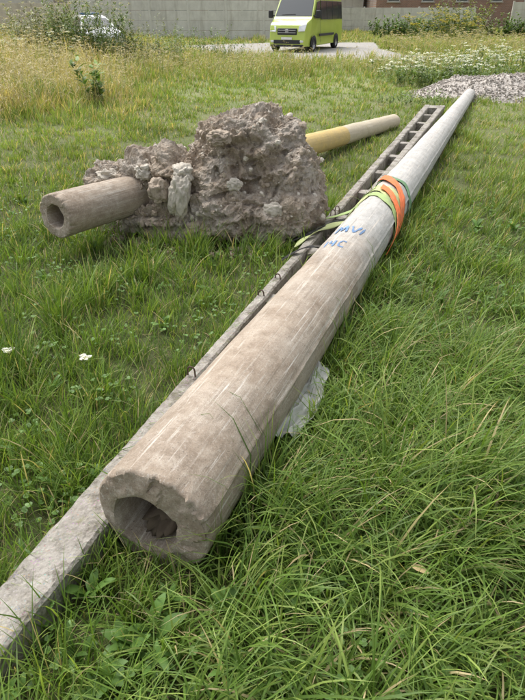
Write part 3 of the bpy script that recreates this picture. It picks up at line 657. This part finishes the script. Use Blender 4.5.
def wheel(parent,x,y,r,wd,name):
    V=[];F=[];n=32
    sgn=1 if y>0 else -1
    P=[(.02,.0,'r'),(.03,.15,'r'),(.015,.2,'r'),(.055,.55,'r'),(.02,.62,'r'),(.0,.66,'t'),(-.004,.9,'t'),(.03,1.0,'t'),(wd-.03,1.0,'t'),(wd,.9,'t'),(wd,.0,'t')]
    for (dy,rr,_) in P:
        for i in range(n):
            a=6.2832*i/n; V.append((x+math.cos(a)*rr*r,y-sgn*dy,r+math.sin(a)*rr*r))
    for k in range(len(P)-1):
        for i in range(n): j=(i+1)%n; F.append((k*n+i,k*n+j,(k+1)*n+j,(k+1)*n+i))
    o=mesh_obj(name,V,F,tyre,True,parent); o.data.materials.append(rim)
    for p in o.data.polygons:
        if p.index<4*n: p.material_index=1
    bm=bmesh.new(); bm.from_mesh(o.data); bmesh.ops.recalc_face_normals(bm,faces=bm.faces); bm.to_mesh(o.data); bm.free()
def body(name,prof,hwf,mat,parent,bev=.06):
    V=[];F=[];n=len(prof)
    for sg in (-1,1):
        for (x,z) in prof: V.append((x,sg*hwf(x,z),z))
    F.append(tuple(range(n))); F.append(tuple(range(2*n-1,n-1,-1)))
    for i in range(n): j=(i+1)%n; F.append((i,n+i,n+j,j))
    o=mesh_obj(name,V,F,mat,False,parent); bm=bmesh.new(); bm.from_mesh(o.data)
    bmesh.ops.triangulate(bm,faces=[f for f in bm.faces if len(f.verts)>4]); bmesh.ops.recalc_face_normals(bm,faces=bm.faces); bm.to_mesh(o.data); bm.free()
    md=o.modifiers.new('b','BEVEL'); md.width=bev; md.segments=4; md.limit_method='ANGLE'; md.angle_limit=R(25)
    for p in o.data.polygons: p.use_smooth=False
    return o
def van():
    e=empty('van'); lime=paint('lime_paint',(.46,.57,.09))
    def hwf(x,z):
        h=1.0 if z<1.25 else 1.0-.13*(z-1.25)/1.45
        if x>5.0: h-=.16*(x-5.0)
        return h
    prof=[(0,.35),(0,1.3),(.06,2.45),(.2,2.66),(2.5,2.74),(4.0,2.71),(4.28,2.62),(4.45,2.5),(5.08,1.64),(5.22,1.52),(5.6,1.38),(5.78,1.26),(5.88,1.05),(5.93,.6),(5.9,.28),(5.4,.26),(.3,.3)]
    body('body_shell',prof,hwf,lime,e,.07)
    def ws(t,side,off=.014,inset=.09):
        x=4.45+(5.08-4.45)*t; z=2.5+(1.64-2.5)*t; nn=Vector((.86,0,.63)).normalized()*off; return Vector((x,side*(hwf(x,z)-inset),z))+nn
    quad_panel('windscreen',[ws(.0,-1),ws(.98,-1,.014,.06),ws(.98,1,.014,.06),ws(.0,1)],glass,e)
    quad_panel('wiper',[ws(.93,-.6,.03,0),ws(.90,.1,.03,0),ws(.87,.1,.03,0),ws(.90,-.6,.03,0)],trim,e,.01)
    box('grille',(5.86,0,.97),(.16,.95,.30),trim,e,.03); box('grille_bar_top',(5.945,0,1.03),(.02,.85,.025),rim,e,.004); box('grille_bar_low',(5.948,0,.92),(.02,.85,.025),rim,e,.004)
    box('badge',(5.95,0,.98),(.03,.16,.16),rim,e,.04)
    box('lower_intake',(5.90,0,.50),(.10,1.3,.18),trim,e,.02); box('number_plate',(5.965,0,.66),(.015,.52,.11),platem,e,.003)
    box('bumper_skirt',(5.86,0,.32),(.14,1.6,.10),trim,e,.02)
    for sg in (-1,1):
        quad_panel('headlamp',[(5.70,sg*.88,1.30),(5.90,sg*.85,.98),(5.935,sg*.55,.96),(5.85,sg*.56,1.20)],lampm,e,.05)
        box('fog_lamp',(5.9,sg*.70,.52),(.09,.2,.1),lampm,e,.02)
        box('mirror',(4.95,sg*1.17,1.75),(.16,.22,.36),trim,e,.05); box('mirror_arm',(4.95,sg*1.02,1.68),(.08,.16,.06),trim,e,.01)
        def sd_(x,z,o_=.008): return (x,sg*(hwf(x,z)+o_),z)
        quad_panel('door_window',[sd_(4.0,1.55),sd_(4.88,1.55),sd_(4.40,2.30),sd_(4.0,2.38)],glass,e)
        for i,(a,b_) in enumerate(((2.95,3.85),(1.95,2.88),(.95,1.88),(.15,.88))):
            quad_panel('side_window_%d'%i,[sd_(a,1.5),sd_(b_,1.5),sd_(b_,2.38),sd_(a,2.38)],glass,e)
        quad_panel('side_rub_strip',[sd_(1.7,.72,.02),sd_(4.2,.72,.02),sd_(4.2,.84,.02),sd_(1.7,.84,.02)],trim,e,.03)
        quad_panel('door_gap',[sd_(3.89,.4,.004),sd_(3.91,.4,.004),sd_(3.91,2.45,.004),sd_(3.89,2.45,.004)],trim,e,.006)
        for wx in (1.1,4.95):
            V=[];n=24
            for i in range(n+1):
                a=math.pi*i/n; V+= [(wx+math.cos(a)*.44,sg*(hwf(wx,.5)+.006),.34+math.sin(a)*.44),(wx+math.cos(a)*.34,sg*(hwf(wx,.5)+.006),.34+math.sin(a)*.34)]
            V=[Vector(v) for v in V]
            mesh_obj('wheel_arch',V+[(wx,sg*(hwf(wx,.5)+.004),.34)],[(2*i,2*i+1,2*i+3,2*i+2) for i in range(n)]+[(2*i+1,2*n+2,2*i+3) for i in range(n)],trim,False,e)
            wheel(e,wx,sg*1.025,.35,.24,'wheel')
        box('tail_lamp',(-.01,sg*.84,1.2),(.05,.14,.5),redl,e,.01)
    quad_panel('rear_window',[(.015,.75,1.5),(.015,-.75,1.5),(.045,-.72,2.3),(.045,.72,2.3)],glass,e)
    return e
v=van(); th=R(22); hd=Vector((-math.sin(th),-math.cos(th),0)); fr=Vector((1.12,29.8,0)); v.location=fr-hd*5.93; v.rotation_euler=(0,0,math.atan2(hd.y,hd.x)); v.scale=(1,1,.88)
def car():
    e=empty('parked_car'); bl=paint('blue_paint',(.06,.13,.28)); wh=paint('white_paint',(.7,.71,.72))
    def hwf(x,z): return .88 if z<.92 else .88-.34*(z-.92)/.6
    prof=[(0,.35),(-.02,.7),(.08,.98),(.35,1.40),(.7,1.48),(2.0,1.50),(2.5,1.42),(3.2,.98),(4.1,.80),(4.25,.6),(4.25,.28),(.2,.25)]
    body('body_shell',prof,hwf,wh,e,.04)
    quad_panel('windscreen',[(2.57,-.52,1.39),(3.15,-.70,1.03),(3.15,.70,1.03),(2.57,.52,1.39)],glass,e)
    quad_panel('rear_window',[(.02+.08,.7,1.02),(.02+.08,-.7,1.02),(.33,-.55,1.38),(.33,.55,1.38)],glass,e)
    for sg in (-1,1):
        def sd_(x,z,o_=.008): return (x,sg*(hwf(x,z)+o_),z)
        quad_panel('side_window_front',[sd_(1.75,1.0),sd_(2.95,1.0),sd_(2.4,1.36),sd_(1.75,1.42)],glass,e); quad_panel('side_window_rear',[sd_(.5,1.0),sd_(1.68,1.0),sd_(1.68,1.42),sd_(.62,1.36)],glass,e)
        quad_panel('blue_stripe',[sd_(.15,.55,.012),sd_(4.0,.55,.012),sd_(4.0,.78,.012),sd_(.15,.86,.012)],bl,e)
        box('headlamp',(4.18,sg*.66,.66),(.14,.3,.14),lampm,e,.03); box('tail_lamp',(.0,sg*.72,.85),(.08,.2,.22),redl,e,.02); box('mirror',(2.85,sg*.98,1.02),(.12,.18,.13),trim,e,.03)
        for wx in (.75,3.4): wheel(e,wx,sg*.90,.31,.2,'wheel')
    box('grille',(4.24,0,.55),(.04,.8,.14),trim,e,.01); box('number_plate',(4.27,0,.40),(.015,.5,.11),platem,e,.003); box('roof_light_bar',(1.6,0,1.56),(.22,.9,.10),bl,e,.03)
    return e
c=car(); c.location=(-9.2,33.5,0); c.rotation_euler=(0,0,R(-62))

# ---------------------------------------------------------------- walls and buildings
def wallmat(name,lo,hi,stain=(.26,.23,.19)):
    m=NT(name); f=m.noise(1.2,8,.7); c_=m.ramp(f,[(.3,lo),(.7,hi)]); s_=m.noise(1.0,6,.7,co=m.mapping((2.2,2.2,.35))); c_=m.mix(m.ramp(s_,[(.5,0),(.75,.6)]),c_,stain); m.base(c_); m.bump(m.noise(30,5),.3,.01); return m.m
def brickmat(name,c1,c2,mort=(.3,.28,.25)):
    m=NT(name); br=m.n('ShaderNodeTexBrick'); br.inputs['Scale'].default_value=1.0; br.inputs['Brick Width'].default_value=.25; br.inputs['Row Height'].default_value=.085; br.inputs['Mortar Size'].default_value=.012
    br.inputs['Color1'].default_value=(*c1,1); br.inputs['Color2'].default_value=(*c2,1); br.inputs['Mortar'].default_value=(*mort,1)
    nd=m.n('ShaderNodeMapping'); nd.inputs['Rotation'].default_value=(R(90),0,0); m.t.links.new(m.co,nd.inputs[0]); m.t.links.new(nd.outputs[0],br.inputs[0])
    m.base(m.mix(m.ramp(m.noise(.8,6,.7),[(.4,0),(.7,.5)]),br.outputs[0],(.16,.13,.11))); return m.m
CW=wallmat('concrete_fence',(.54,.52,.485),(.72,.70,.66)); CT=wallmat('tan_render',(.52,.46,.38),(.66,.59,.50)); RB=brickmat('red_brick',(.28,.13,.09),(.36,.18,.12)); RF=wallmat('roof_tile',(.12,.055,.04),(.22,.10,.07)); GL=wallmat('light_render',(.48,.46,.42),(.62,.6,.55))
def fence(name,p,q,h,mat,step=2.5):
    e=empty(name); p=Vector((*p,0));q=Vector((*q,0)); L=(q-p).length; d=(q-p)/L; a=math.atan2(d.y,d.x); e.location=p; e.rotation_euler=(0,0,a); n=int(L/step)
    for i in range(n):
        for k in range(4):
            box('panel',(i*step+step/2,0,h/8+k*h/4),(step-.12,.08,h/4-.012),mat,e,.008)
    for i in range(n+1): box('post',(i*step,0,h/2+.04),(.14,.16,h+.08),mat,e,.01)
    return e
fence('concrete_wall',(-40,41),(-12.5,43),2.15,CT); fence('concrete_wall',(-12.4,43.0),(4,43.8),2.3,CW)
fence('concrete_wall',(22,58),(45,56),2.4,GL)
fence('boundary_fence',(4.5,62),(21,60),2.0,CW)
def house(name,x0,x1,y0,dep,h,mat,roofh=3,nwin=5):
    e=empty(name,(0,0,0)); cx=(x0+x1)/2; box('walls',(cx,y0+dep/2,h/2),(x1-x0,dep,h),mat,e,0)
    ov=.5; V=[(x0-ov,y0-ov,h-.1),(x1+ov,y0-ov,h-.1),(x1+ov,y0+dep+ov,h-.1),(x0-ov,y0+dep+ov,h-.1),(x0-ov,y0+dep/2,h+roofh),(x1+ov,y0+dep/2,h+roofh)]
    mesh_obj('roof',V,[(0,1,5,4),(2,3,4,5),(0,4,3),(1,2,5),(3,2,1,0)],RF,False,e)
    for i in range(nwin):
        wx=x0+(x1-x0)*(i+.5)/nwin
        for z in ([1.5,4.4] if h>5 else [3.3]):
            box('window_frame',(wx,y0-.02,z),(1.3,.1,1.4),GL,e,.01); box('window_pane',(wx,y0-.075,z),(1.12,.02,1.22),glass,e,.003); box('window_sill',(wx,y0-.1,z-.74),(1.45,.2,.06),GL,e,.005)
    box('door',(x1-1.6,y0-.04,1.05),(1.0,.1,2.1),trim,e,.01)
    return e
house('brick_house',-13,3,52,9,5.8,RB,3.2,6); house('rendered_house',-34,-17,54,9,5.6,GL,3,5)
house('brick_outbuilding',12,30,70,9,4.9,RB,2.5,5); house('brick_outbuilding',32,50,68,9,4.9,RB,2.5,5); house('rendered_house',-3+8,11.5,76,8,5.5,GL,2.8,2)
